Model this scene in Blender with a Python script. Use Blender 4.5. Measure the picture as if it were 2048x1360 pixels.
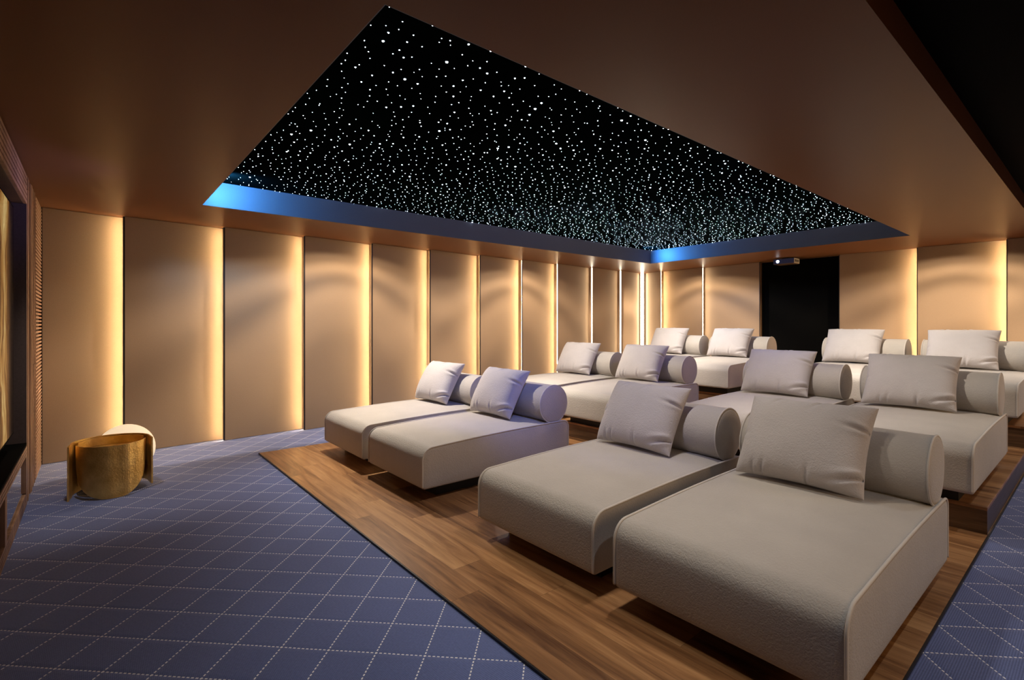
import bpy, bmesh, math, random
from mathutils import Vector, Matrix, Euler
random.seed(7)
R = math.radians
PI = math.pi
SC = bpy.context.scene
for o in list(bpy.data.objects):
    bpy.data.objects.remove(o)
COL = SC.collection

# ------------------------------------------------------------------ camera
cd = bpy.data.cameras.new('camera')
cam = bpy.data.objects.new('camera', cd)
COL.objects.link(cam)
cam.location = (0, 0, 1.42)
cam.rotation_euler = (R(90), 0, R(50.115))
cd.sensor_width = 36
cd.lens = 1002 / 2048 * 36
cd.shift_y = -32 / 2048
cd.clip_start = 0.05
SC.camera = cam
# ------------------------------------------------------------------ world, exposure
w = bpy.data.worlds.new('world')
SC.world = w
w.use_nodes = True
w.node_tree.nodes['Background'].inputs[0].default_value = (0.5, 0.5, 0.6, 1)
w.node_tree.nodes['Background'].inputs[1].default_value = 0.0
vs = SC.view_settings
vs.view_transform = 'Standard'
vs.look = 'None'
vs.gamma = 1
vs.use_curve_mapping = False
vs.exposure = 0.0

WARM = (1.0, 0.62, 0.30)
NEUT = (1.0, 0.90, 0.78)
WASH = (1.0, 0.80, 0.60)
BLUE = (0.06, 0.34, 1.0)


def aim(o, tgt):
    d = Vector(tgt) - o.location
    o.rotation_euler = d.to_track_quat('-Z', 'Y').to_euler()


def spot(name, loc, tgt, watts, col, cone, blend=0.5, rad=0.03):
    l = bpy.data.lights.new(name, 'SPOT')
    l.energy = watts
    l.color = col
    l.spot_size = R(cone)
    l.spot_blend = blend
    l.shadow_soft_size = rad
    o = bpy.data.objects.new(name, l)
    COL.objects.link(o)
    o.location = loc
    aim(o, tgt)
    return o


def area(name, loc, tgt, watts, col, sx, sy, spread=180):
    l = bpy.data.lights.new(name, 'AREA')
    l.shape = 'RECTANGLE'
    l.size = sx
    l.size_y = sy
    l.energy = watts
    l.color = col
    l.spread = R(spread)
    o = bpy.data.objects.new(name, l)
    COL.objects.link(o)
    o.location = loc
    aim(o, tgt)
    return o


CEIL = 2.6
STARZ = 2.85
LED_STRENGTH = 34.0


def washer(x, y, watts, axis, sign=1.0):
    """recessed asymmetric wall washer: its optic throws the more light the farther the wall is along that ray"""
    o = spot('wall_washer', (x, y, 2.57), (x, y, 0), watts, WASH, 170, 0.05, 0.02)
    l = o.data
    l.use_nodes = True
    nt = l.node_tree
    em = nt.nodes['Emission']
    g = nt.nodes.new('ShaderNodeNewGeometry')
    sp = nt.nodes.new('ShaderNodeSeparateXYZ')
    nt.links.new(g.outputs['Incoming'], sp.inputs[0])

    def mt(op, a, b):
        q = nt.nodes.new('ShaderNodeMath')
        q.operation = op
        for i, v in enumerate((a, b)):
            if isinstance(v, (int, float)):
                q.inputs[i].default_value = v
            else:
                nt.links.new(v, q.inputs[i])
        return q.outputs[0]
    d = mt('MULTIPLY', sp.outputs[axis], sign)
    k = mt('MINIMUM', mt('DIVIDE', 1.0, mt('POWER', mt('MAXIMUM', d, 0.05), 1.7)), 8.0)
    wallside = mt('GREATER_THAN', d, -0.05)
    k = mt('ADD', mt('MULTIPLY', k, wallside), mt('MULTIPLY', mt('SUBTRACT', 1.0, wallside), 1.5))
    # soft rings of the reflector
    cr = nt.nodes.new('ShaderNodeValToRGB')
    cr.color_ramp.interpolation = 'EASE'
    el = cr.color_ramp.elements
    ring = [(.18, 0.0), (.30, .35), (.46, 1.0), (.585, .55), (.72, 1.15), (.83, 1.0), (.90, .62), (1.0, .7)]
    while len(el) < len(ring):
        el.new(.5)
    for i, (p, v) in enumerate(ring):
        el[i].position = p
        el[i].color = (v, v, v, 1)
    nt.links.new(mt('ABSOLUTE', sp.outputs[2], 0.0), cr.inputs[0])
    k = mt('MULTIPLY', k, cr.outputs[0])
    nt.links.new(k, em.inputs['Strength'])


# wall washing downlights in the ceiling: left wall, back wall (scallops)
WSIGN = -1.0
for y in (2.75, 6.0):
    washer(-6.26, y, 46, 0, WSIGN)
for x in (-5.45, -1.35, 0.4):
    washer(x, 9.10, 38, 1, -WSIGN)
# downlights of the star ceiling on the seating
for (x, y, tx, ty, tz, e, cn) in (
        (-4.6, 6.1, -4.4, 7.9, 0.9, 1850, 75),
        (-2.2, 6.1, -1.7, 7.9, 0.9, 1500, 75),
        (-4.9, 3.9, -4.5, 5.3, 0.7, 1300, 75),
        (-2.0, 3.9, -1.7, 5.3, 0.7, 680, 75),
        (-5.5, 2.45, -4.6, 2.8, 0.45, 1250, 90),
        (-1.85, 2.72, -1.65, 2.55, 0.45, 250, 108),
        (-2.0, 1.5, -1.8, 2.1, 0.4, 170, 100)):
    spot('seat_downlight', (x, y, 2.83), (tx, ty, tz), e * 0.33, NEUT, cn, 0.9, 0.06)
for y in (1.9, 4.6, 7.3):
    spot('aisle_fill', (0.2, y, 2.72), (0.15, y, 0), 42, (0.80, 0.88, 1.0), 110, 0.8, 0.05)  # added cool fill to brighten the aisle carpet, no real fitting
# blue cove light inside the ceiling recess
spot('cove_blue', (-5.35, 0.92, 2.78), (-5.78, 1.35, 2.72), 100, (0.10, 0.45, 1.0), 150, 1.0, 0.05)
spot('cove_blue', (-5.66, 7.9, 2.78), (-5.0, 8.35, 2.72), 95, (0.07, 0.38, 1.0), 150, 1.0, 0.05)
area('cove_blue', (-1.76, 4.2, 2.76), (-3.6, 3.6, 0.6), 24, (0.14, 0.18, 1.0), 5.5, 0.06, 150)
spot('pillow_blue_fill', (-1.85, 2.3, 2.8), (-4.0, 3.1, .7), 160, (0.16, 0.26, 1.0), 34, .8, .05)  # added blue spots that tint the front pillows, not light of the stars
spot('pillow_blue_fill', (-1.9, 1.3, 2.8), (-2.3, 3.1, .75), 40, (0.16, 0.26, 1.0), 34, .8, .05)
spot('fascia_blue_fill', (-4.9, .35, 2.25), (-5.0, -.4, 2.48), 10, (0.25, 0.25, 1.0), 110, .9, .05)  # added blue fill on the upper slats, below the recess, without a fixture
spot('table_fill', (-4.95, -.05, 2.56), (-5.35, .12, .3), 70, NEUT, 62, .9, .05)  # added fill to brighten the gold table and the carpet around it
# warm light strips of the right hand wall
for y in (2.0, 4.0, 6.0, 8.0):
    area('wall_strip', (1.36, y, 1.2), (0, y, 0.9), 7, WARM, 0.05, 1.8, 110)


# ------------------------------------------------------------------ node helper
class NT:
    def __init__(s, name):
        s.m = bpy.data.materials.new(name)
        s.m.use_nodes = True
        s.t = s.m.node_tree
        s.b = s.t.nodes['Principled BSDF']

    def n(s, typ, **kw):
        q = s.t.nodes.new(typ)
        for k, v in kw.items():
            setattr(q, k, v)
        return q

    def l(s, a, b):
        s.t.links.new(a, b)

    def val(s, sock, v):
        if isinstance(v, (int, float)):
            sock.default_value = v
        elif isinstance(v, (tuple, list)):
            sock.default_value = v
        else:
            s.l(v, sock)

    def math(s, op, a, b=0.0, c=None):
        q = s.n('ShaderNodeMath', operation=op)
        s.val(q.inputs[0], a)
        s.val(q.inputs[1], b)
        if c is not None:
            s.val(q.inputs[2], c)
        return q.outputs[0]

    def obj(s):
        q = s.n('ShaderNodeTexCoord')
        sp = s.n('ShaderNodeSeparateXYZ')
        s.l(q.outputs['Object'], sp.inputs[0])
        return q.outputs['Object'], sp.outputs

    def comb(s, x, y, z):
        q = s.n('ShaderNodeCombineXYZ')
        s.val(q.inputs[0], x)
        s.val(q.inputs[1], y)
        s.val(q.inputs[2], z)
        return q.outputs[0]

    def noise(s, vec, scale, detail=3, rough=0.5, dist=0.0):
        q = s.n('ShaderNodeTexNoise')
        if vec is not None:
            s.l(vec, q.inputs['Vector'])
        q.inputs['Scale'].default_value = scale
        q.inputs['Detail'].default_value = detail
        q.inputs['Roughness'].default_value = rough
        q.inputs['Distortion'].default_value = dist
        return q.outputs['Fac']

    def ramp(s, fac, stops):
        q = s.n('ShaderNodeValToRGB')
        e = q.color_ramp.elements
        while len(e) < len(stops):
            e.new(0.5)
        for i, (p, c) in enumerate(stops):
            e[i].position = p
            e[i].color = tuple(c) + (1,)
        s.val(q.inputs[0], fac)
        return q.outputs[0]

    def mix(s, fac, a, b):
        q = s.n('ShaderNodeMix', data_type='RGBA')
        s.val(q.inputs[0], fac)
        for i, v in ((6, a), (7, b)):
            if isinstance(v, tuple):
                q.inputs[i].default_value = v + (1,) if len(v) == 3 else v
            else:
                s.l(v, q.inputs[i])
        return q.outputs[2]

    def bump(s, h, strength=0.3, dist=0.01):
        q = s.n('ShaderNodeBump')
        q.inputs['Strength'].default_value = strength
        q.inputs['Distance'].default_value = dist
        s.l(h, q.inputs['Height'])
        s.l(q.outputs[0], s.b.inputs['Normal'])

    def set(s, **kw):
        names = dict(col='Base Color', rough='Roughness', metal='Metallic', spec='Specular IOR Level',
                     sheen='Sheen Weight', sheenr='Sheen Roughness', coat='Coat Weight', coatr='Coat Roughness',
                     em='Emission Color', ems='Emission Strength')
        for k, v in kw.items():
            sk = s.b.inputs[names[k]]
            if isinstance(v, tuple) and len(v) == 3:
                v = v + (1,)
            s.val(sk, v)
        return s


def plain(name, col, rough=0.6, metal=0.0, spec=0.4, nscale=60, namp=0.12, bump=0.1):
    t = NT(name)
    o, _ = t.obj()
    f = t.noise(o, nscale, 3)
    lo = tuple(c * (1 - namp) for c in col)
    hi = tuple(min(1, c * (1 + namp)) for c in col)
    t.set(col=t.ramp(f, [(0.3, lo), (0.7, hi)]), rough=rough, metal=metal, spec=spec)
    t.bump(f, bump, 0.002)
    return t.m


def emit(name, col, strength):
    t = NT(name)
    t.set(col=(0, 0, 0), em=col, ems=strength, rough=0.5)
    return t.m


M = {}
M['panel'] = plain('panel_suede', (0.335, 0.232, 0.142), 0.7, spec=0.25, nscale=220, namp=0.06, bump=0.05)
M['ceiling'] = plain('ceiling_suede', (0.115, 0.038, 0.0125), 0.38, spec=0.10, nscale=150, namp=0.03, bump=0.02)
_b = M['ceiling'].node_tree.nodes['Principled BSDF']
_b.inputs['Sheen Weight'].default_value = 0.10
_b.inputs['Sheen Roughness'].default_value = 0.35
_b.inputs['Sheen Tint'].default_value = (1.0, 0.62, 0.35, 1)
M['fascia'] = plain('recess_fascia', (0.09, 0.10, 0.14), 0.5, nscale=100, namp=0.03, bump=0.02)
M['black'] = plain('matt_black', (0.002, 0.002, 0.0018), 0.8, spec=0.03, nscale=80)
M['dark_trim'] = plain('dark_trim', (0.012, 0.01, 0.01), 0.4, nscale=80)
M['bronze'] = plain('bronze_trim', (0.30, 0.18, 0.09), 0.35, metal=0.8, nscale=80)
M['wallbase'] = plain('wall_base', (0.10, 0.07, 0.05), 0.8, nscale=50)
M['led'] = emit('warm_led', (1.0, 0.76, 0.46), LED_STRENGTH * 4)
M['led_white'] = emit('white_led', (1.0, 0.84, 0.62), LED_STRENGTH * .6)
M['plinth'] = plain('plinth_black', (0.01, 0.01, 0.01), 0.6, nscale=50)


def fabric(name, col, amp=0.35):
    t = NT(name)
    o, _ = t.obj()
    big = t.noise(o, 3.5, 4, 0.6)
    fine = t.noise(o, 170, 2, 0.55)
    cr = t.noise(o, 85, 3, 0.6, 0.6)
    lo = tuple(c * 0.90 for c in col)
    t.set(col=t.ramp(big, [(0.3, lo), (0.7, col)]), rough=0.78, spec=0.3, sheen=0.25, sheenr=0.45)
    h = t.math('ADD', t.math('MULTIPLY', cr, 0.7), t.math('MULTIPLY', fine, 0.3))
    t.bump(h, amp, 0.006)
    return t.m


M['fabric'] = fabric('taupe_suede', (0.50, 0.455, 0.405), 0.75)
M['pillow'] = fabric('pillow_suede', (0.52, 0.48, 0.47), 0.8)
M['piping'] = fabric('piping_suede', (0.62, 0.57, 0.51), 0.1)


def wood(name, ax_l, ax_w, pw=0.19, pl=1.35, dark=(0.12, 0.050, 0.020), mid=(0.32, 0.155, 0.062),
         light=(0.56, 0.31, 0.135), rough=0.24, ofs=0.0):
    t = NT(name)
    o, s = t.obj()
    L = s[ax_l]
    W = t.math('ADD', s[ax_w], ofs)
    row = t.math('FLOOR', t.math('DIVIDE', W, pw))
    wn = t.n('ShaderNodeTexWhiteNoise', noise_dimensions='1D')
    t.l(row, wn.inputs['W'])
    Ls = t.math('ADD', L, t.math('MULTIPLY', wn.outputs['Value'], 3.7))
    colm = t.math('FLOOR', t.math('DIVIDE', Ls, pl))
    w2 = t.n('ShaderNodeTexWhiteNoise', noise_dimensions='2D')
    t.l(t.comb(row, colm, 0.0), w2.inputs['Vector'])
    rid = w2.outputs['Value']
    g = t.comb(t.math('MULTIPLY', Ls, 0.55), t.math('MULTIPLY', W, 7.0), t.math('MULTIPLY', rid, 31.0))
    n1 = t.noise(g, 1.7, 5, 0.62, 1.1)
    g2 = t.comb(t.math('MULTIPLY', Ls, 2.0), t.math('MULTIPLY', W, 60.0), rid)
    n2 = t.noise(g2, 2.0, 3, 0.6, 0.2)
    f = t.math('ADD', t.math('MULTIPLY', n1, 0.8), t.math('MULTIPLY', n2, 0.2))
    f = t.math('ADD', f, t.math('MULTIPLY', t.math('SUBTRACT', rid, 0.5), 0.20))
    c = t.ramp(f, [(0.30, dark), (0.50, mid), (0.72, light)])
    # fine joints
    fw = t.math('FRACT', t.math('DIVIDE', W, pw))
    jw = t.math('MAXIMUM', t.math('LESS_THAN', fw, 0.008), t.math('LESS_THAN', t.math('FRACT', t.math('DIVIDE', Ls, pl)), 0.0015))
    c = t.mix(t.math('MULTIPLY', jw, 0.6), c, (0.02, 0.01, 0.005))
    t.set(col=c, rough=t.math('ADD', t.math('MULTIPLY', n2, 0.12), rough), spec=0.5)
    t.bump(t.math('SUBTRACT', n2, jw), 0.06, 0.002)
    return t.m


M['deck'] = wood('walnut_planks', 0, 1, ofs=-0.06)
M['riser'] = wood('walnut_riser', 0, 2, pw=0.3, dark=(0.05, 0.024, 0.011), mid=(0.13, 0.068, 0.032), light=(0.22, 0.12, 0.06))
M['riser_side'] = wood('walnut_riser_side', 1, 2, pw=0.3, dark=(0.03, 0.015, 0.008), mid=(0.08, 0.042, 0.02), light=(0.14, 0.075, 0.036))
M['slat_wood'] = wood('slat_walnut', 2, 0, pw=0.4, pl=4.0, dark=(0.16, 0.08, 0.045), mid=(0.33, 0.185, 0.11), light=(0.46, 0.28, 0.175), rough=0.4)
M['slat_dark'] = wood('slat_dark_walnut', 0, 2, pw=0.4, pl=4.0, dark=(0.03, 0.016, 0.01), mid=(0.09, 0.05, 0.03), light=(0.16, 0.09, 0.055), rough=0.4)


def carpet():
    t = NT('navy_stitched_carpet')
    o, s = t.obj()
    S = 0.1512
    x = t.math('SUBTRACT', s[0], -2.792)
    y = t.math('SUBTRACT', s[1], 0.181)
    wob = t.math('MULTIPLY', t.math('SUBTRACT', t.noise(o, 3.0, 2), 0.5), 0.02)
    k = 1 / (2 * S)
    a = t.math('ADD', t.math('MULTIPLY', t.math('ADD', x, y), k), wob)     # integer on one family
    b = t.math('ADD', t.math('MULTIPLY', t.math('SUBTRACT', x, y), k), wob)
    cell = S * math.sqrt(2)            # 0.2138 m

    def fam(p, q):
        d = t.math('ABSOLUTE', t.math('SUBTRACT', p, t.math('ROUND', p)))   # in cells
        line = t.math('LESS_THAN', d, 0.0030 / cell)
        fr = t.math('FRACT', t.math('ADD', t.math('MULTIPLY', q, 11.0), 0.25))
        dash = t.math('LESS_THAN', fr, 0.58)
        return t.math('MULTIPLY', line, dash), d
    la, da = fam(a, b)
    lb, db = fam(b, a)
    st = t.math('MAXIMUM', la, lb)
    dm = t.math('MINIMUM', da, db)
    # woven ribs along x, about 9 mm apart, broken by a fine cross weave
    rib = t.math('SINE', t.math('MULTIPLY', s[0], 2 * PI / 0.0085))
    crs = t.math('SINE', t.math('MULTIPLY', s[1], 2 * PI / 0.006))
    nz = t.noise(o, 90, 3, 0.6)
    big = t.noise(o, 1.3, 4, 0.6)
    f = t.math('ADD', t.math('MULTIPLY', t.math('ADD', rib, t.math('MULTIPLY', crs, 0.5)), 0.19), t.math('ADD', t.math('MULTIPLY', nz, 0.5), t.math('MULTIPLY', big, 0.35)))
    base = t.ramp(f, [(0.15, (0.065, 0.09, 0.215)), (0.75, (0.155, 0.21, 0.46))])
    c = t.mix(st, base, (0.95, 0.95, 0.98))
    t.set(col=c, rough=0.85, spec=0.2, sheen=0.25, sheenr=0.5)
    q = t.math('MINIMUM', t.math('MULTIPLY', dm, 9.0), 1.0)
    q = t.math('POWER', q, 0.5)
    h = t.math('ADD', t.math('MULTIPLY', q, 1.0), t.math('MULTIPLY', f, 0.35))
    h = t.math('ADD', h, t.math('MULTIPLY', st, 0.3))
    t.bump(h, 0.5, 0.008)
    return t.m


M['carpet'] = carpet()


def gold():
    t = NT('hammered_gold')
    o, _ = t.obj()
    n = t.noise(o, 55, 4, 0.65)
    n2 = t.noise(o, 9, 3)
    t.set(col=t.ramp(n2, [(0.3, (0.72, 0.43, 0.11)), (0.7, (0.95, 0.66, 0.22))]), metal=1.0,
          rough=t.math('ADD', t.math('MULTIPLY', n, 0.2), 0.27))
    t.bump(n, 0.6, 0.008)
    return t.m


M['gold'] = gold()


# ------------------------------------------------------------------ object helpers
def link(name, me, mat, parent=None, loc=None):
    o = bpy.data.objects.new(name, me)
    COL.objects.link(o)
    if mat is not None and not me.materials:
        me.materials.append(mat)
    if parent is not None:
        o.parent = parent
    if loc:
        o.location = loc
    return o


def tag(o, label=None, cat=None, group=None, kind=None):
    if label:
        o['label'] = label
    if cat:
        o['category'] = cat
    if group:
        o['group'] = group
    if kind:
        o['kind'] = kind
    return o


def empty(name, loc, label, cat, group=None, rz=0):
    o = bpy.data.objects.new(name, None)
    o.empty_display_size = 0.1
    COL.objects.link(o)
    o.location = loc
    o.rotation_euler = (0, 0, rz)
    return tag(o, label, cat, group)


class MB:
    def __init__(s):
        s.v = []
        s.f = []

    def box(s, x0, x1, y0, y1, z0, z1):
        b = len(s.v)
        s.v += [(x0, y0, z0), (x1, y0, z0), (x1, y1, z0), (x0, y1, z0), (x0, y0, z1), (x1, y0, z1), (x1, y1, z1), (x0, y1, z1)]
        s.f += [tuple(b + i for i in q) for q in ((0, 3, 2, 1), (4, 5, 6, 7), (0, 1, 5, 4), (1, 2, 6, 5), (2, 3, 7, 6), (3, 0, 4, 7))]
        return s

    def prism(s, pts, z0, z1):
        b = len(s.v)
        n = len(pts)
        s.v += [(x, y, z0) for x, y in pts] + [(x, y, z1) for x, y in pts]
        s.f.append(tuple(b + i for i in reversed(range(n))))
        s.f.append(tuple(b + n + i for i in range(n)))
        for i in range(n):
            j = (i + 1) % n
            s.f.append((b + i, b + j, b + n + j, b + n + i))
        return s

    def quad(s, *p):
        b = len(s.v)
        s.v += list(p)
        s.f.append(tuple(range(b, b + len(p))))
        return s

    def tube(s, pts, r, n=8, closed=False):
        b = len(s.v)
        P = [Vector(p) for p in pts]
        m = len(P)
        up = Vector((1, 0, 0))
        for i in range(m):
            if closed:
                t = P[(i + 1) % m] - P[i - 1]
            else:
                t = P[min(i + 1, m - 1)] - P[max(i - 1, 0)]
            t.normalize()
            u = up - t * up.dot(t)
            if u.length < 1e-3:
                u = Vector((0, 1, 0)) - t * t.y
            u.normalize()
            w_ = t.cross(u)
            for k in range(n):
                a = 2 * PI * k / n
                s.v.append(tuple(P[i] + (u * math.cos(a) + w_ * math.sin(a)) * r))
        for i in range(m if closed else m - 1):
            j = (i + 1) % m
            for k in range(n):
                l = (k + 1) % n
                s.f.append((b + i * n + k, b + i * n + l, b + j * n + l, b + j * n + k))
        if not closed:
            s.f.append(tuple(b + k for k in reversed(range(n))))
            s.f.append(tuple(b + (m - 1) * n + k for k in range(n)))
        return s

    def mesh(s, name, smooth=False, bevel=0.0):
        me = bpy.data.meshes.new(name)
        me.from_pydata([tuple(v) for v in s.v], [], s.f)
        bm = bmesh.new()
        bm.from_mesh(me)
        if bevel:
            bmesh.ops.bevel(bm, geom=list(bm.edges), offset=bevel, segments=2, affect='EDGES', profile=0.6)
        bmesh.ops.recalc_face_normals(bm, faces=bm.faces)
        bm.to_mesh(me)
        bm.free()
        if smooth:
            for p in me.polygons:
                p.use_smooth = True
        return me

    def build(s, name, mat, parent=None, smooth=False, bevel=0.0, loc=None):
        return link(name, s.mesh(name, smooth, bevel), mat, parent, loc)


def copy_tree(o, parent=None):
    c = o.copy()
    COL.objects.link(c)
    if parent is not None:
        c.parent = parent
    for ch in list(o.children):
        copy_tree(ch, c)
    return c


def struct(o, label):
    o['label'] = label
    o['kind'] = 'structure'
    return o


# ------------------------------------------------------------------ room shell
XL, XR, YF, YB = -7.12, 1.45, -1.05, 9.92
struct(MB().box(XL, XR, YF, YB, -0.1, 0).build('floor', M['carpet']), 'navy carpet with white diamond stitching')
struct(MB().box(XL - 0.15, XL, YF - 0.15, YB + 0.15, -0.1, 3.0).build('wall_left', M['wallbase']), 'left wall behind the slanted panels')
struct(MB().box(XL, XR, YB, YB + 0.15, -0.1, 3.0).build('wall_back', M['wallbase']), 'back wall behind the slanted panels')
struct(MB().box(XR, XR + 0.15, YF - 0.15, YB + 0.15, -0.1, 3.0).build('wall_right', M['wallbase']), 'dark right hand wall')
struct(MB().box(XL, XR, YF - 0.15, YF, -0.1, 3.0).build('wall_front', M['wallbase']), 'wall behind the screen joinery')
# ceiling with the recess and a step up over the right aisle
RX0, RX1, RY0, RY1 = -5.78, -1.72, 0.826, 8.36
CX = -0.575
c = MB()
c.box(XL, RX0, YF, YB, CEIL, 2.95).box(RX1, CX, YF, YB, CEIL, 2.95)
c.box(RX0, RX1, YF, RY0, CEIL, 2.95).box(RX0, RX1, RY1, YB, CEIL, 2.95)
ceil = struct(c.build('ceiling', M['ceiling']), 'brown suede ceiling around the star recess')
tr = MB()
e = 0.004
tr.box(RX0, RX0 + e, RY0, RY1, CEIL + 0.001, STARZ).box(RX1 - e, RX1, RY0, RY1, CEIL + 0.001, STARZ)
tr.box(RX0 + e, RX1 - e, RY0, RY0 + e, CEIL + 0.001, STARZ).box(RX0 + e, RX1 - e, RY1 - e, RY1, CEIL + 0.001, STARZ)
struct(tr.build('trim_1', M['fascia']), 'pale fascia round the ceiling recess, lit blue')
struct(MB().box(CX, XR, YF, YB, 2.75, 2.95).build('trim_2', M['black']), 'black raised ceiling strip over the right aisle')

# ------------------------------------------------------------------ star ceiling
root = empty('star_ceiling', ((RX0 + RX1) / 2, (RY0 + RY1) / 2, STARZ), 'glossy black star ceiling panel full of white points of light', 'ceiling panel')
t = NT('gloss_black_stretch')
o_, _s = t.obj()
t.set(col=t.ramp(t.noise(o_, 0.6, 2), [(0.4, (0.0012, 0.0018, 0.002)), (0.6, (0.002, 0.004, 0.004))]), rough=0.5, spec=0.0)
t.b.inputs['IOR'].default_value = 1.02
bx, by = (RX1 - RX0) / 2, (RY1 - RY0) / 2
MB().box(-bx, bx, -by, by, 0, 0.05).build('panel', t.m, root)
M['star'] = emit('star_point', (0.72, 0.86, 1.0), 16)
M['star'].node_tree.nodes['Principled BSDF'].inputs['Base Color'].default_value = (.9, .9, .9, 1)


def star(mb, x, y, r, n=8):
    b = len(mb.v)
    for k in range(n):
        a = 2 * PI * k / n
        mb.v.append((x + r * math.cos(a), y + r * math.sin(a), -0.0008))
    for k in range(n):
        a = 2 * PI * k / n
        mb.v.append((x + .6 * r * math.cos(a), y + .6 * r * math.sin(a), -0.0008 - r * .6))
    mb.f.append(tuple(b + n + k for k in range(n)))
    for k in range(n):
        l = (k + 1) % n
        mb.f.append((b + k, b + l, b + n + l, b + n + k))


stars = []
sp = 0.088
nx, ny = int(2 * bx / sp), int(2 * by / sp)
for i in range(nx):
    for j in range(ny):
        if random.random() < 0.08:
            continue
        x = -bx + (i + 0.5 + random.uniform(-.42, .42)) * 2 * bx / nx
        y = -by + (j + 0.5 + random.uniform(-.42, .42)) * 2 * by / ny
        q = random.random()
        r = random.uniform(.0020, .0034) if q < .84 else (random.uniform(.0042, .0058) if q < .97 else random.uniform(.0065, .0085))
        stars.append((x, y, r))


def appsize(s):
    X, Y = s[0] + (RX0 + RX1) / 2, s[1] + (RY0 + RY1) / 2
    d = -X * .767 + Y * .641
    # in front of the occluding near edge of the recess
    k = 1.18 / 1.43
    ok = (Y * k > RY0) and (X * k < RX1)
    return (s[2] / d ** 1.5) if ok else 0


stars.sort(key=appsize, reverse=True)
for s_ in stars[:100]:
    m1 = MB()
    star(m1, 0, 0, s_[2], 10)
    link('star_light', m1.mesh('star_light'), M['star'], root, (s_[0], s_[1], 0))
m1 = MB()
for s_ in stars[100:]:
    star(m1, *s_, n=6)
tag(m1.build('star_lights', M['star'], root), kind='stuff')

# ------------------------------------------------------------------ left wall panels (each overlaps the one before, lit from behind)
ye = [-0.40, 0.26, 1.225, 2.17, 3.125, 4.095, 5.075, 6.03, 6.95, 7.97, 8.92, 9.70]
names_l = ['first brown panel of the left wall, next to the slatted wood column',
           'second brown panel of the left wall, widest, its lower left corner behind the globe lamp',
           'third brown panel of the left wall, dark at top left, light bands slanting across it',
           'fourth brown panel of the left wall, with the top of the first light arc',
           'fifth brown panel of the left wall, where the first light arc falls to the right',
           'sixth brown panel of the left wall, directly above the leftmost front row pillow',
           'seventh brown panel of the left wall, directly above the second front row pillow',
           'eighth brown panel of the left wall, with the top of the second light arc',
           'ninth brown panel of the left wall, directly above the leftmost second row pillow',
           'tenth brown panel of the left wall, narrow, between two bright white strips',
           'last and narrowest brown panel of the left wall, ending in the back corner']
PX0, PX1 = -6.92, -7.025         # proud left edge, recessed right edge
for i in range(len(ye) - 1):
    y0, y1 = ye[i], ye[i + 1]
    r = empty('suede_panel', (0, 0, 0), names_l[i], 'wall panel', 'lit panels of the left wall')
    MB().prism([(PX0, y0), (PX1, y1 - 0.001), (XL + 0.002, y1 - 0.001), (XL + 0.002, y0)], 0.004, CEIL - 0.004).build('board', M['panel'], r)
    MB().box(PX0 - 0.004, PX0 + 0.002, y0 - (0.013 if 0 < i < 9 else 0.004), y0 + 0.005, 0.004, CEIL - 0.005).build('edge_trim', M['dark_trim'], r)
    if i > 0:
        MB().box(PX0 - (0.0145 if i < 9 else 0.034), PX0 - 0.008, y0 - 0.0045, y0 - 0.0005, 0.01, CEIL - 0.01).build('light_strip', M['led'] if i < 9 else M['led_white'], r)
# corner strip
r = empty('corner_light', (0, 0, 0), 'bright vertical light strip in the back left corner', 'light strip')
MB().prism([(-6.985, 9.715), (-6.960, 9.715), (-6.925, 9.75), (-6.985, 9.80)], 0.01, CEIL - 0.01).build('light_strip', M['led_white'], r)

# ------------------------------------------------------------------ back wall panels
PY0, PY1 = 9.72, 9.825
back = [(-6.91, -6.455, 'r', True, 'narrow brown panel on back wall, beside the corner light'),
        (-6.455, -5.46, 'r', True, 'brown back wall panel with light arc, above the leftmost back row pillow'),
        (-5.46, -4.29, 'r', False, 'brown back wall panel directly left of the black door'),
        (-2.965, -1.915, 'l', False, 'brown back wall panel directly right of the black door'),
        (-1.915, -0.93, 'l', True, 'brown back wall panel with light arc, above the rightmost back row pillow'),
        (-0.93, 0.06, 'l', True, 'brown back wall panel at the right edge of the photo'),
        ]
for (x0, x1, side, led, lab) in back:
    r = empty('suede_panel', (0, 0, 0), lab, 'wall panel', 'lit panels of the back wall')
    yl, yr = (PY1, PY0) if side == 'r' else (PY0, PY1)
    MB().prism([(x0 + .001, yl), (x1 - .001, yr), (x1 - .001, YB - .002), (x0 + .001, YB - .002)], 0.004, CEIL - 0.004).build('board', M['panel'], r)
    xe = x1 if side == 'r' else x0
    sg = 1 if side == 'r' else -1
    MB().box(xe - .005, xe + .005, PY0 - .003, PY0 + .006, 0.004, CEIL - .005).build('edge_trim', M['dark_trim'], r)
    if led:
        wide = abs(xe + 5.46) < .01
        xs = sorted((xe + sg * .0005, xe + sg * .0045))
        MB().box(xs[0], xs[1], PY0 + .008, PY0 + (.034 if wide else .0145), .01, CEIL - .01).build('light_strip', M['led_white'] if wide else M['led'], r)
d = struct(MB().box(-4.285, -2.97, 9.79, 9.89, 0.0, CEIL - .004).build('door_1', M['black']), 'matt black door in the back wall')
MB().box(-4.287, -4.275, 9.765, 9.79, 0, CEIL - .004).box(-2.98, -2.968, 9.765, 9.79, 0, CEIL - .004).box(-4.275, -2.98, 9.765, 9.79, CEIL - .014, CEIL - .004).build('door_frame', M['bronze'], d)

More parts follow.
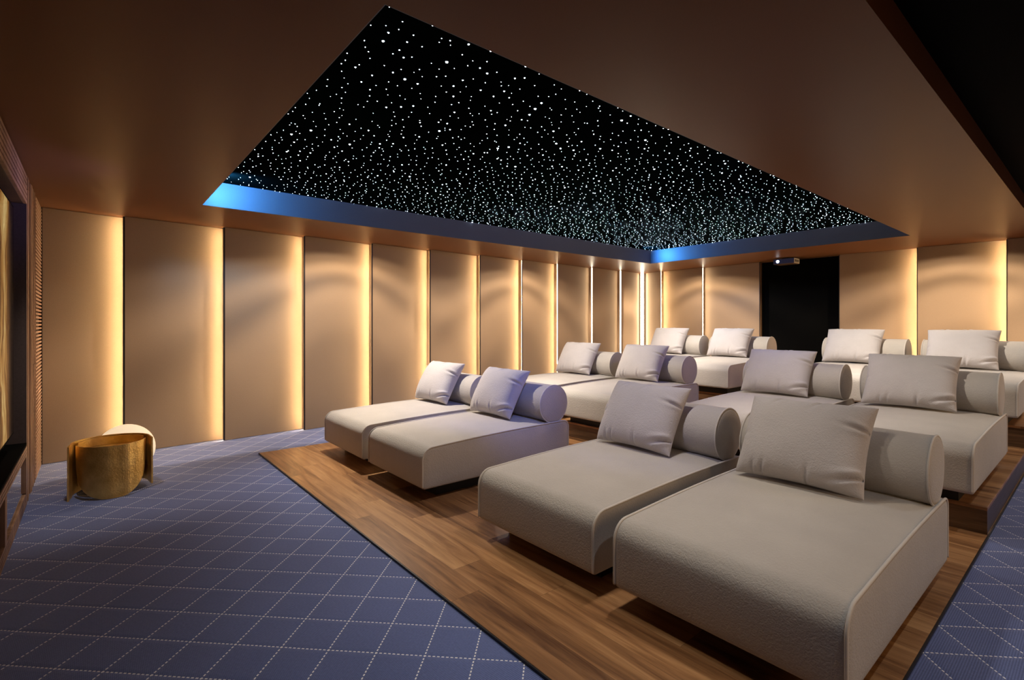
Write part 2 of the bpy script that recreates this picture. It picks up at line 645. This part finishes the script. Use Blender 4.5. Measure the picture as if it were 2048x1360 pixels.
# ------------------------------------------------------------------ wooden seating tiers
TX0, TX1 = -5.96, -0.53
Z1, Z2, Z3 = 0.014, 0.195, 0.405
tiers = [(1.39, 0.0, Z1, 'low walnut plank platform flush with the carpet, under the front row'),
         (4.57, Z1, Z2, 'middle walnut platform step, under the second row of daybeds'),
         (7.05, Z2, Z3, 'highest walnut platform step, under the back row of daybeds')]
yend = 9.70
for k, (y0, z0, z1, lab) in enumerate(tiers):
    r = empty('seating_platform', (0, 0, 0), lab, 'platform', 'stepped walnut platforms')
    if k == 0:
        MB().box(TX0, TX1, y0, yend, 0.0, z1).build('deck', M['deck'], r)
        MB().box(TX0 - .006, TX1 + .006, y0 - .008, y0 - .0005, 0, z1 - .0005).box(TX1 + .0005, TX1 + .008, y0 - .008, yend, 0, z1 - .0005).build('edge_trim', M['dark_trim'], r)
    else:
        MB().box(TX0, TX1, y0, yend, z1 - .022, z1).build('deck', M['deck'], r, bevel=.0015)
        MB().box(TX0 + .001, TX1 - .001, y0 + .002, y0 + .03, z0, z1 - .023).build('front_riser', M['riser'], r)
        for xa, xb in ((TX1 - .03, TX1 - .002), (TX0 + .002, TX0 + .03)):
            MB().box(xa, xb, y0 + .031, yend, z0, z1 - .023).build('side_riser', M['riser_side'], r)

# ------------------------------------------------------------------ daybed
DW, DL = 1.0, 1.64
ZB, ZTF, ZTB = 0.10, 0.425, 0.452


def profile():
    """closed yz outline: front bottom -> front top -> back top -> back bottom"""
    pts = []

    def arc(cy, cz, r, a0, a1, n):
        for i in range(n + 1):
            a = R(a0 + (a1 - a0) * i / n)
            pts.append((cy + r * math.cos(a), cz + r * math.sin(a)))
    rf, rb, rs = 0.095, 0.06, 0.028
    arc(rs, ZB + rs, rs, 270, 180, 5)
    for i in range(1, 6):
        pts.append((0, ZB + rs + (ZTF - rf - ZB - rs) * i / 6))
    arc(rf, ZTF - rf, rf, 180, 93, 10)
    a = pts[-1]
    b = (DL - rb, ZTB)
    for i in range(1, 22):
        q = i / 22
        pts.append((a[0] + (b[0] - a[0]) * q, a[1] + (b[1] - a[1]) * q + 0.012 * math.sin(PI * q)))
    arc(DL - rb, ZTB - rb, rb, 90, 0, 8)
    for i in range(1, 5):
        pts.append((DL, ZTB - rb - (ZTB - rb - ZB - rs) * i / 5))
    arc(DL - rs, ZB + rs, rs, 0, -90, 5)
    for i in range(1, 12):
        pts.append((DL - rs - (DL - 2 * rs) * i / 12, ZB))
    return pts


PROF = profile()
NP = len(PROF)
CY, CZ = DL / 2, (ZB + ZTF) / 2


def inset(pts, d):
    out = []
    n = len(pts)
    for i in range(n):
        a, b = pts[i - 1], pts[(i + 1) % n]
        tx, tz = b[0] - a[0], b[1] - a[1]
        l = math.hypot(tx, tz) or 1
        # outline runs clockwise seen from +x: inward normal
        out.append((pts[i][0] + tz / l * d, pts[i][1] - tx / l * d))
    return out


def seat_mesh():
    mb = MB()
    xs = [-.5, -.4965, -.488, -.47, -.44, -.39, -.32, -.22, -.11, 0, .11, .22, .32, .39, .44, .47, .488, .4965, .5]
    rings = []
    for x in xs:
        ed = abs(x) * 2
        d = 0.010 if ed > .999 else (0.004 if ed > .992 else 0.0)
        pr = inset(PROF, d) if d else PROF
        puff = 0.020 * (1 - ed ** 4)
        ring = []
        for (y, z) in pr:
            py = (y - CY) / (DL / 2)
            top = max(0, (z - CZ) / (ZTF - CZ))
            dz = puff * (1 - abs(py) ** 6) * (top if top > .55 else 0) * (1 if z > CZ else 0)
            dy = 0
            if y < .02:
                dy = -0.006 * (1 - ed ** 4) * math.sin(PI * min(1, max(0, (z - ZB) / (ZTF - ZB))))
            ring.append((x * DW, y + dy, z + dz))
        rings.append(ring)
    for ring in rings:
        mb.v += ring
    for i in range(len(rings) - 1):
        for k in range(NP):
            l = (k + 1) % NP
            mb.f.append((i * NP + k, i * NP + l, (i + 1) * NP + l, (i + 1) * NP + k))
    for sg, base in ((-1, 0), (1, (len(rings) - 1) * NP)):
        prev = base
        src = mb.v[base:base + NP]
        for q in (.93, .8, .6, .35, .12):
            b = len(mb.v)
            for (x, y, z) in src:
                mb.v.append((x + sg * 0.012 * (1 - q * q), CY + (y - CY) * (1 - (1 - q) * .999), CZ + (z - CZ) * q))
            for k in range(NP):
                l = (k + 1) % NP
                mb.f.append((prev + k, prev + l, b + l, b + k))
            prev = b
        mb.f.append(tuple(prev + k for k in range(NP)))
    return mb.mesh('seat_cushion', smooth=True)


def bolster_mesh(L, r):
    mb = MB()
    n = 48
    st = [(-.5, .0), (-.5, .35), (-.5, .7), (-.5, .9), (-.4985, .965), (-.494, .992), (-.485, 1.0)]
    st = [(a * L - (0.010 * (1 - b * b) if b < .95 else 0), b * r) for a, b in st]
    mid = [(q * L, r * (1 + .012 * math.cos(PI * q))) for q in (-.3, -.15, 0, .15, .3)]
    prof = st[1:] + mid + [(-a, b) for a, b in reversed(st[1:])]
    for (x, rr) in prof:
        for k in range(n):
            a = 2 * PI * k / n
            mb.v.append((x, rr * math.cos(a), rr * math.sin(a)))
    for i in range(len(prof) - 1):
        for k in range(n):
            l = (k + 1) % n
            mb.f.append((i * n + k, i * n + l, (i + 1) * n + l, (i + 1) * n + k))
    mb.f.append(tuple(range(n)))
    mb.f.append(tuple((len(prof) - 1) * n + k for k in range(n)))
    return mb.mesh('bolster', smooth=True)


BR = 0.182
BY, BZ = 1.455, ZTB + BR - 0.006


def make_daybed():
    root = empty('daybed', (0, 0, 0), 'x', 'daybed', 'taupe suede daybeds in three rows')
    seat = link('seat_cushion', seat_mesh(), M['fabric'], root)
    pp = [p for p in PROF if p[1] > ZB + .012]
    pm = inset(PROF, -0.001)
    pp = [pm[i] for i in range(NP) if PROF[i][1] > ZB + .012]
    for sg in (-1, 1):
        MB().tube([(sg * (DW / 2 - .002), y, z) for y, z in pp], .0068, 8).build('piping', M['piping'], root, smooth=True)
    MB().box(-.40, .40, .18, DL - .1, 0, ZB + .002).build('plinth', M['plinth'], root)
    bo = link('bolster', bolster_mesh(.975, BR), M['fabric'], root, (0, BY, BZ))
    for sg in (-1, 1):
        MB().tube([(sg * .481, (BR + .001) * math.cos(2 * PI * k / 48), (BR + .001) * math.sin(2 * PI * k / 48)) for k in range(48)], .0055, 8, True).build('bolster_piping', M['piping'], bo, smooth=True)
    return root


def pillow_mesh(seed, PW=.68, PH=.52):
    rnd = random.Random(seed)
    mb = MB()
    nu, nv = 110, 90
    j1, j2, j3 = rnd.uniform(-.07, .05), rnd.uniform(-.06, .08), rnd.uniform(-.1, .1)
    # edge, place, length, depth, width, slant
    fold = [('b', -.62 + j1, .20, .020, .022, .12), ('b', -.46 + j1, .24, .022, .020, .18), ('b', .14 + j2, .26, .026, .022, .10),
            ('t', -.42 + j3, .20, .020, .026, -.45), ('t', .22 + j3, .22, .020, .026, -.50),
            ('r', .36, .26, .034, .030, .10), ('r', -.62, .34, .042, .034, -.50), ('l', -.1, .14, .010, .03, 0)]

    def g(u, v, side):
        au, av = abs(u), abs(v)
        px = PW / 2 * u * (1 - .055 * (1 - v * v) * au ** 3)
        pz = PH / 2 * v * (1 - .06 * (1 - u * u) * av ** 3)
        th = (max(0, 1 - au ** 2.6)) ** .42 * (max(0, 1 - av ** 2.4)) ** .44
        T = .142 if side > 0 else .042
        y = T * th
        if side > 0:
            for (e_, p, ln, dp, wd, sl) in fold:
                if e_ in 'bt':
                    d = 1 + v if e_ == 'b' else 1 - v
                    a = u - p - sl * d
                else:
                    d = 1 - u if e_ == 'r' else 1 + u
                    a = v - p - sl * d
                ww = wd * (1 + 1.5 * d)
                fall = math.exp(-(d / ln) ** 2) * min(1, d / .012)
                y -= dp * fall * (math.exp(-(a / ww) ** 2) - .45 * math.exp(-((a - 2.6 * ww) / (1.7 * ww)) ** 2) - .3 * math.exp(-((a + 2.4 * ww) / (1.6 * ww)) ** 2))
            y = max(y, .002 * th)
        y += .004 * math.sin(5 * u + seed) * math.cos(4 * v) * th
        return px, y, pz
    for side in (1, -1):
        b = len(mb.v)
        for i in range(nu + 1):
            # denser near edges
            u = math.sin((i / nu - .5) * PI)
            for j in range(nv + 1):
                v = math.sin((j / nv - .5) * PI)
                x, y, z = g(u, v, side)
                if abs(u) > .99999 or abs(v) > .99999:
                    y = 0
                mb.v.append((x, -y if side > 0 else max(y, 0), z + PH / 2))
        for i in range(nu):
            for j in range(nv):
                a = b + i * (nv + 1) + j
                mb.f.append((a, a + nv + 1, a + nv + 2, a + 1))
    me = bpy.data.meshes.new('pillow')
    me.from_pydata(mb.v, [], mb.f)
    bm = bmesh.new()
    bm.from_mesh(me)
    bmesh.ops.remove_doubles(bm, verts=bm.verts, dist=.0002)
    bmesh.ops.recalc_face_normals(bm, faces=bm.faces)
    bm.to_mesh(me)
    bm.free()
    for p in me.polygons:
        p.use_smooth = True
    return me


proto = make_daybed()
pmesh = [pillow_mesh(s) for s in (1, 2, 3)]
for pm_ in pmesh:
    pm_.materials.append(M['pillow'])
XC = [-5.11, -3.96, -2.215, -1.08]
rows = [(1.98, Z1), (4.42, Z2), (6.85, Z3)]
dl = [['front row daybed farthest left, nearest the left wall carpet', 'front row daybed second from left, its bolster end facing the gap',
       'front row daybed third from left, left one of the nearest pair', 'largest nearest daybed, front row at the right aisle'],
      ['second row daybed farthest left, behind the front left pair', 'second row daybed second from left, with bolster end over the gap',
       'second row daybed third from left, behind the nearest pair', 'second row daybed at the right aisle, corner over the platform step'],
      ['back row daybed farthest left, near the corner lights', 'back row daybed left of the black door, front corner showing',
       'back row daybed third from left, right of the black door', 'back row daybed farthest right, cut by the photo edge']]
pl = [['pillow on the leftmost front row daybed, against the lit wall', 'pillow on the second front row daybed, blue tinged on its right side',
       'bluish pillow on the third front row daybed, left of the nearest pair', 'largest nearest pillow on the front row daybed by the right aisle'],
      ['pillow on the leftmost second row daybed', 'pillow on the second row daybed, second from left, lilac right side',
       'grey lilac pillow on the third daybed of the second row', 'grey lilac pillow on the second row daybed by the right aisle'],
      ['cream pillow leftmost in the back row', 'cream pillow in the back row just left of the black door',
       'cream pillow in the back row just right of the black door', 'cream pillow rightmost in the back row']]
prz = [[2, -1, -3, 0], [1, 0, 0, 1], [1, -1, 0, 1]]
tilt = -math.atan2(.27, .46)
first = True
for ri, (yf, z) in enumerate(rows):
    for ci, xc in enumerate(XC):
        o = proto if first else copy_tree(proto)
        first = False
        o.location = (xc, yf, z)
        o['label'] = dl[ri][ci]
        p = link('pillow', pmesh[(ri + ci) % 3], None, None, (xc - .085, yf + 1.095, z + .488))
        p.rotation_euler = (tilt, 0, R(prz[ri][ci]))
        tag(p, pl[ri][ci], 'pillow', 'suede pillows leaning on the bolsters')

# ------------------------------------------------------------------ projector
r = empty('projector', (-3.73, 9.52, 2.485), 'small navy ceiling projector with a glowing round lens, hanging before the black door', 'projector')
M['proj_front'] = plain('projector_navy', (0.05, 0.07, 0.20), .35, nscale=40)
M['proj_side'] = plain('projector_cream', (0.6, 0.52, 0.42), .5, nscale=40)
MB().box(-.175, .17, -.118, .12, .006, .094).build('body', M['proj_side'], r, bevel=.003)
MB().box(-.175, .172, -.126, -.1185, .008, .092).build('front_cover', M['proj_front'], r, bevel=.002)
MB().box(-.16, .16, -.125, .11, 0, .0055).build('base_plate', M['bronze'], r)
for k in range(3):
    MB().box(.1705, .174, -.08 + k * .06, -.05 + k * .06, .03, .07).build('vent', M['dark_trim'], r)
m1 = MB()
n = 24
m1.v = [(.027 * math.cos(2 * PI * k / n), 0, .027 * math.sin(2 * PI * k / n)) for k in range(n)] + [(.024 * math.cos(2 * PI * k / n), -.008, .024 * math.sin(2 * PI * k / n)) for k in range(n)]
m1.f = [tuple(n + k for k in range(n))] + [(k, (k + 1) % n, n + (k + 1) % n, n + k) for k in range(n)]
m1.build('lens', emit('projector_lens', (.9, .95, 1), 3), r, loc=(-.10, -.127, .05))
MB().box(-.05, .05, -.05, .05, .1, .1145).box(-.02, .02, -.02, .02, .094, .1).build('ceiling_mount', M['dark_trim'], r)

# ------------------------------------------------------------------ screen joinery at the front wall
YM = -0.40
xn = -5.47
r = empty('slatted_column', (0, 0, 0), 'tall slatted walnut column in the corner beside the television niche', 'wall joinery')
MB().box(-6.935, xn, YF + .005, YM - .022, 0.003, CEIL - .003).build('carcass', M['slat_dark'], r)
m1 = MB()
z = .01
while z < CEIL - .03:
    m1.box(-6.925, -6.25, YM - .021, YM, z, z + .018)
    z += .034
m1.build('horizontal_slats', M['slat_wood'], r)
m1 = MB()
x = -6.24
while x < xn - .041:
    if not (-5.80 < x < -5.72):
        m1.box(x, x + .040, YM - .021, YM - (.0 if int(x * 100) % 2 else .004), .004, CEIL - .004)
    x += .046
m1.build('vertical_slats', M['slat_wood'], r)
r = empty('upper_fascia', (0, 0, 0), 'slatted fascia above the television niche under the ceiling', 'wall joinery')
MB().box(xn + .001, -.6, YF + .005, YM - .02, 2.36, CEIL - .004).build('carcass', M['slat_dark'], r)
m1 = MB()
for k in range(6):
    m1.box(xn + .002, -.6, YM - .019, YM, 2.362 + k * .039, 2.362 + k * .039 + .026)
m1.build('slats', M['slat_wood'], r)
r = empty('media_cabinet', (0, 0, 0), 'long low walnut media cabinet with dark glass fronts under the television', 'cabinet')
MB().box(xn + .001, -.6, YF + .005, YM - .03, .004, .470).build('carcass', M['slat_dark'], r)
MB().box(xn + .001, -.6, YF + .005, YM - .001, .4705, .489).build('top', M['black'], r)
m1 = MB()
for k in range(3):
    m1.box(xn + .002, -.6, YM - .029, YM, .468 - (k + 1) * .026, .468 - (k + 1) * .026 + .019)
for k in range(4):
    m1.box(xn + .002, -.6, YM - .029, YM, .006 + k * .026, .006 + k * .026 + .019)
m1.build('slats', M['slat_wood'], r)
for xx in (xn + .002, -4.25, -3.05, -1.85):
    MB().box(xx, xx + .09, YM - .029, YM + .003, .112, .388).build('stile', M['slat_wood'], r)
t = NT('smoked_glass')
t.set(col=(.012, .014, .018), rough=.04, spec=.8, coat=1.0, coatr=.02)
M['smoke'] = t.m
for x0, x1 in ((xn + .094, -4.252), (-4.158, -3.052), (-2.958, -1.852)):
    MB().box(x0, x1, YM - .028, YM - .012, .112, .388).build('glass_door', M['smoke'], r)
# niche lining and television
r = empty('niche_lining', (0, 0, 0), 'dark brown lining panel of the television niche', 'wall joinery')
MB().box(xn + .001, -.6, YF + .005, YF + .03, .49, 2.359).build('back_board', M['wallbase'], r)
MB().box(xn + .001, xn + .02, YF + .031, YM - .001, .49, 2.359).build('side_board', plain('niche_side', (.09, .065, .06), .5), r)
r = empty('television', (0, 0, 0), 'big black television showing a golden picture, at left photo edge', 'television')
TVX0, TVX1, TVZ0, TVZ1 = -5.2, -2.1, .61, 2.29
MB().box(TVX0, TVX1, -.53, -.452, TVZ0, TVZ1).build('casing', M['black'], r, bevel=.004)
t = NT('golden_picture')
o_, s_ = t.obj()
warp = t.noise(t.comb(s_[0], 0.0, s_[2]), 1.6, 3, .6)
strand = t.noise(t.comb(t.math('ADD', t.math('MULTIPLY', s_[0], 5.0), t.math('MULTIPLY', warp, 3.0)), 0.0, t.math('MULTIPLY', s_[2], .7)), 2.4, 6, .7)
fig = t.math('SINE', t.math('MULTIPLY', t.math('ADD', s_[0], t.math('MULTIPLY', warp, .25)), 5.2))
f = t.math('MULTIPLY', t.math('ADD', t.math('MULTIPLY', fig, .55), .45), strand)
col = t.ramp(f, [(.26, (0, 0, 0)), (.38, (.10, .035, .006)), (.47, (.5, .24, .05)), (.62, (1, .78, .32))])
t.set(col=(0, 0, 0), em=col, ems=.45, rough=.1, spec=.6)
MB().box(TVX0 + .02, TVX1 - .02, -.4515, -.449, TVZ0 + .02, TVZ1 - .02).build('screen', t.m, r)
MB().box(-4.2, -3.1, YF + .031, -.531, 1.2, 1.7).build('wall_mount', M['dark_trim'], r)

# ------------------------------------------------------------------ gold side table
gx, gy = -5.47, 0.12
r = empty('side_table', (gx, gy, 0), 'hammered gold side table of overlapping curved sheets on the carpet', 'side table')
GH = .43


def sheet(path, zb, zt, th=.010):
    """path: xy points; zb: bottom height function(0..1)"""
    mb = MB()
    n = len(path)
    P = [Vector((p[0], p[1])) for p in path]
    rowsn = 10
    idx = {}
    for side in (0, 1):
        for i in range(n):
            tdir = (P[min(i + 1, n - 1)] - P[max(i - 1, 0)]).normalized()
            nr = Vector((tdir.y, -tdir.x)) * th * (.5 if side == 0 else -.5)
            q = i / (n - 1)
            b = zb(q)
            for j in range(rowsn + 1):
                idx[(side, i, j)] = len(mb.v)
                mb.v.append((P[i].x + nr.x, P[i].y + nr.y, b + (zt - b) * j / rowsn))
    for i in range(n - 1):
        for j in range(rowsn):
            for side in (0, 1):
                q = [idx[(side, i, j)], idx[(side, i + 1, j)], idx[(side, i + 1, j + 1)], idx[(side, i, j + 1)]]
                mb.f.append(tuple(q if side == 0 else reversed(q)))
        for j in (0, rowsn):
            mb.f.append((idx[(0, i, j)], idx[(0, i + 1, j)], idx[(1, i + 1, j)], idx[(1, i, j)]))
    for i in (0, n - 1):
        for j in range(rowsn):
            mb.f.append((idx[(0, i, j)], idx[(0, i, j + 1)], idx[(1, i, j + 1)], idx[(1, i, j)]))
    return mb


def ubot(q):
    s = abs(q * 2 - 1)
    return .001 + .36 * (1 - math.sqrt(max(0, 1 - s ** 2.2)))


N = 48
fp = []
for i in range(N + 1):
    a = R(-80 + 160 * i / N)
    rr = .225
    # a soft crease a little right of the middle
    k = 1 + .06 * math.exp(-((math.degrees(a) - 22) / 9) ** 2)
    fp.append((rr * math.cos(a) * k + .03, rr * math.sin(a) * k * 1.02))
sheet(fp, ubot, GH).build('front_panel', M['gold'], r)
bp = []
for i in range(8):                      # left flap, reaching forward and flaring out
    q = i / 8
    bp.append((.13 - .13 * q, -.285 + .02 * q * q + .01))
for i in range(N + 1):
    a = R(270 - 180 * i / N)
    bp.append((.262 * math.cos(a), .262 * math.sin(a)))
for i in range(1, 9):
    q = i / 8
    bp.append((.10 * q, .262 + .012 * q))


def bbot(q):
    s = abs(q * 2 - 1)
    return .001 + (.0 if q < .25 else .03 * min(1, (q - .25) * 4))


sheet(bp, bbot, GH + .004, .012).build('rear_panel', M['gold'], r)
ip = []
for i in range(N + 1):
    a = R(250 - 140 * i / N)
    ip.append((.236 * math.cos(a), .236 * math.sin(a)))
sheet(ip, lambda q: .06, GH - .006, .008).build('inner_panel', M['gold'], r)
m1 = MB()
m1.prism([(.222 * math.cos(2 * PI * k / 40), .222 * math.sin(2 * PI * k / 40)) for k in range(40)], GH - .085, GH - .075)
m1.build('tray', M['gold'], r)

# cream globe behind the table
gl = empty('globe_lamp', (-5.985, .235, 0), 'round cream globe lamp on the carpet behind the gold table', 'lamp')
GP = None
m1 = MB()
nu, nv = 48, 24
GR = .232
for j in range(1, nv):
    ph = PI * j / nv
    for i in range(nu):
        a = 2 * PI * i / nu
        m1.v.append((GR * math.sin(ph) * math.cos(a), GR * math.sin(ph) * math.sin(a), GR + .004 - GR * math.cos(ph)))
for j in range(nv - 2):
    for i in range(nu):
        l = (i + 1) % nu
        m1.f.append((j * nu + i, j * nu + l, (j + 1) * nu + l, (j + 1) * nu + i))
m1.f.append(tuple(range(nu)))
m1.f.append(tuple((nv - 2) * nu + i for i in range(nu)))
t = NT('cream_globe')
t.set(col=(.8, .7, .55), rough=.5, em=(1.0, .80, .52), ems=.55)
m1.build('globe', t.m, gl, smooth=True)
MB().prism([(.07 * math.cos(2 * PI * k / 24), .07 * math.sin(2 * PI * k / 24)) for k in range(24)], 0, .02).build('base', M['gold'], gl)
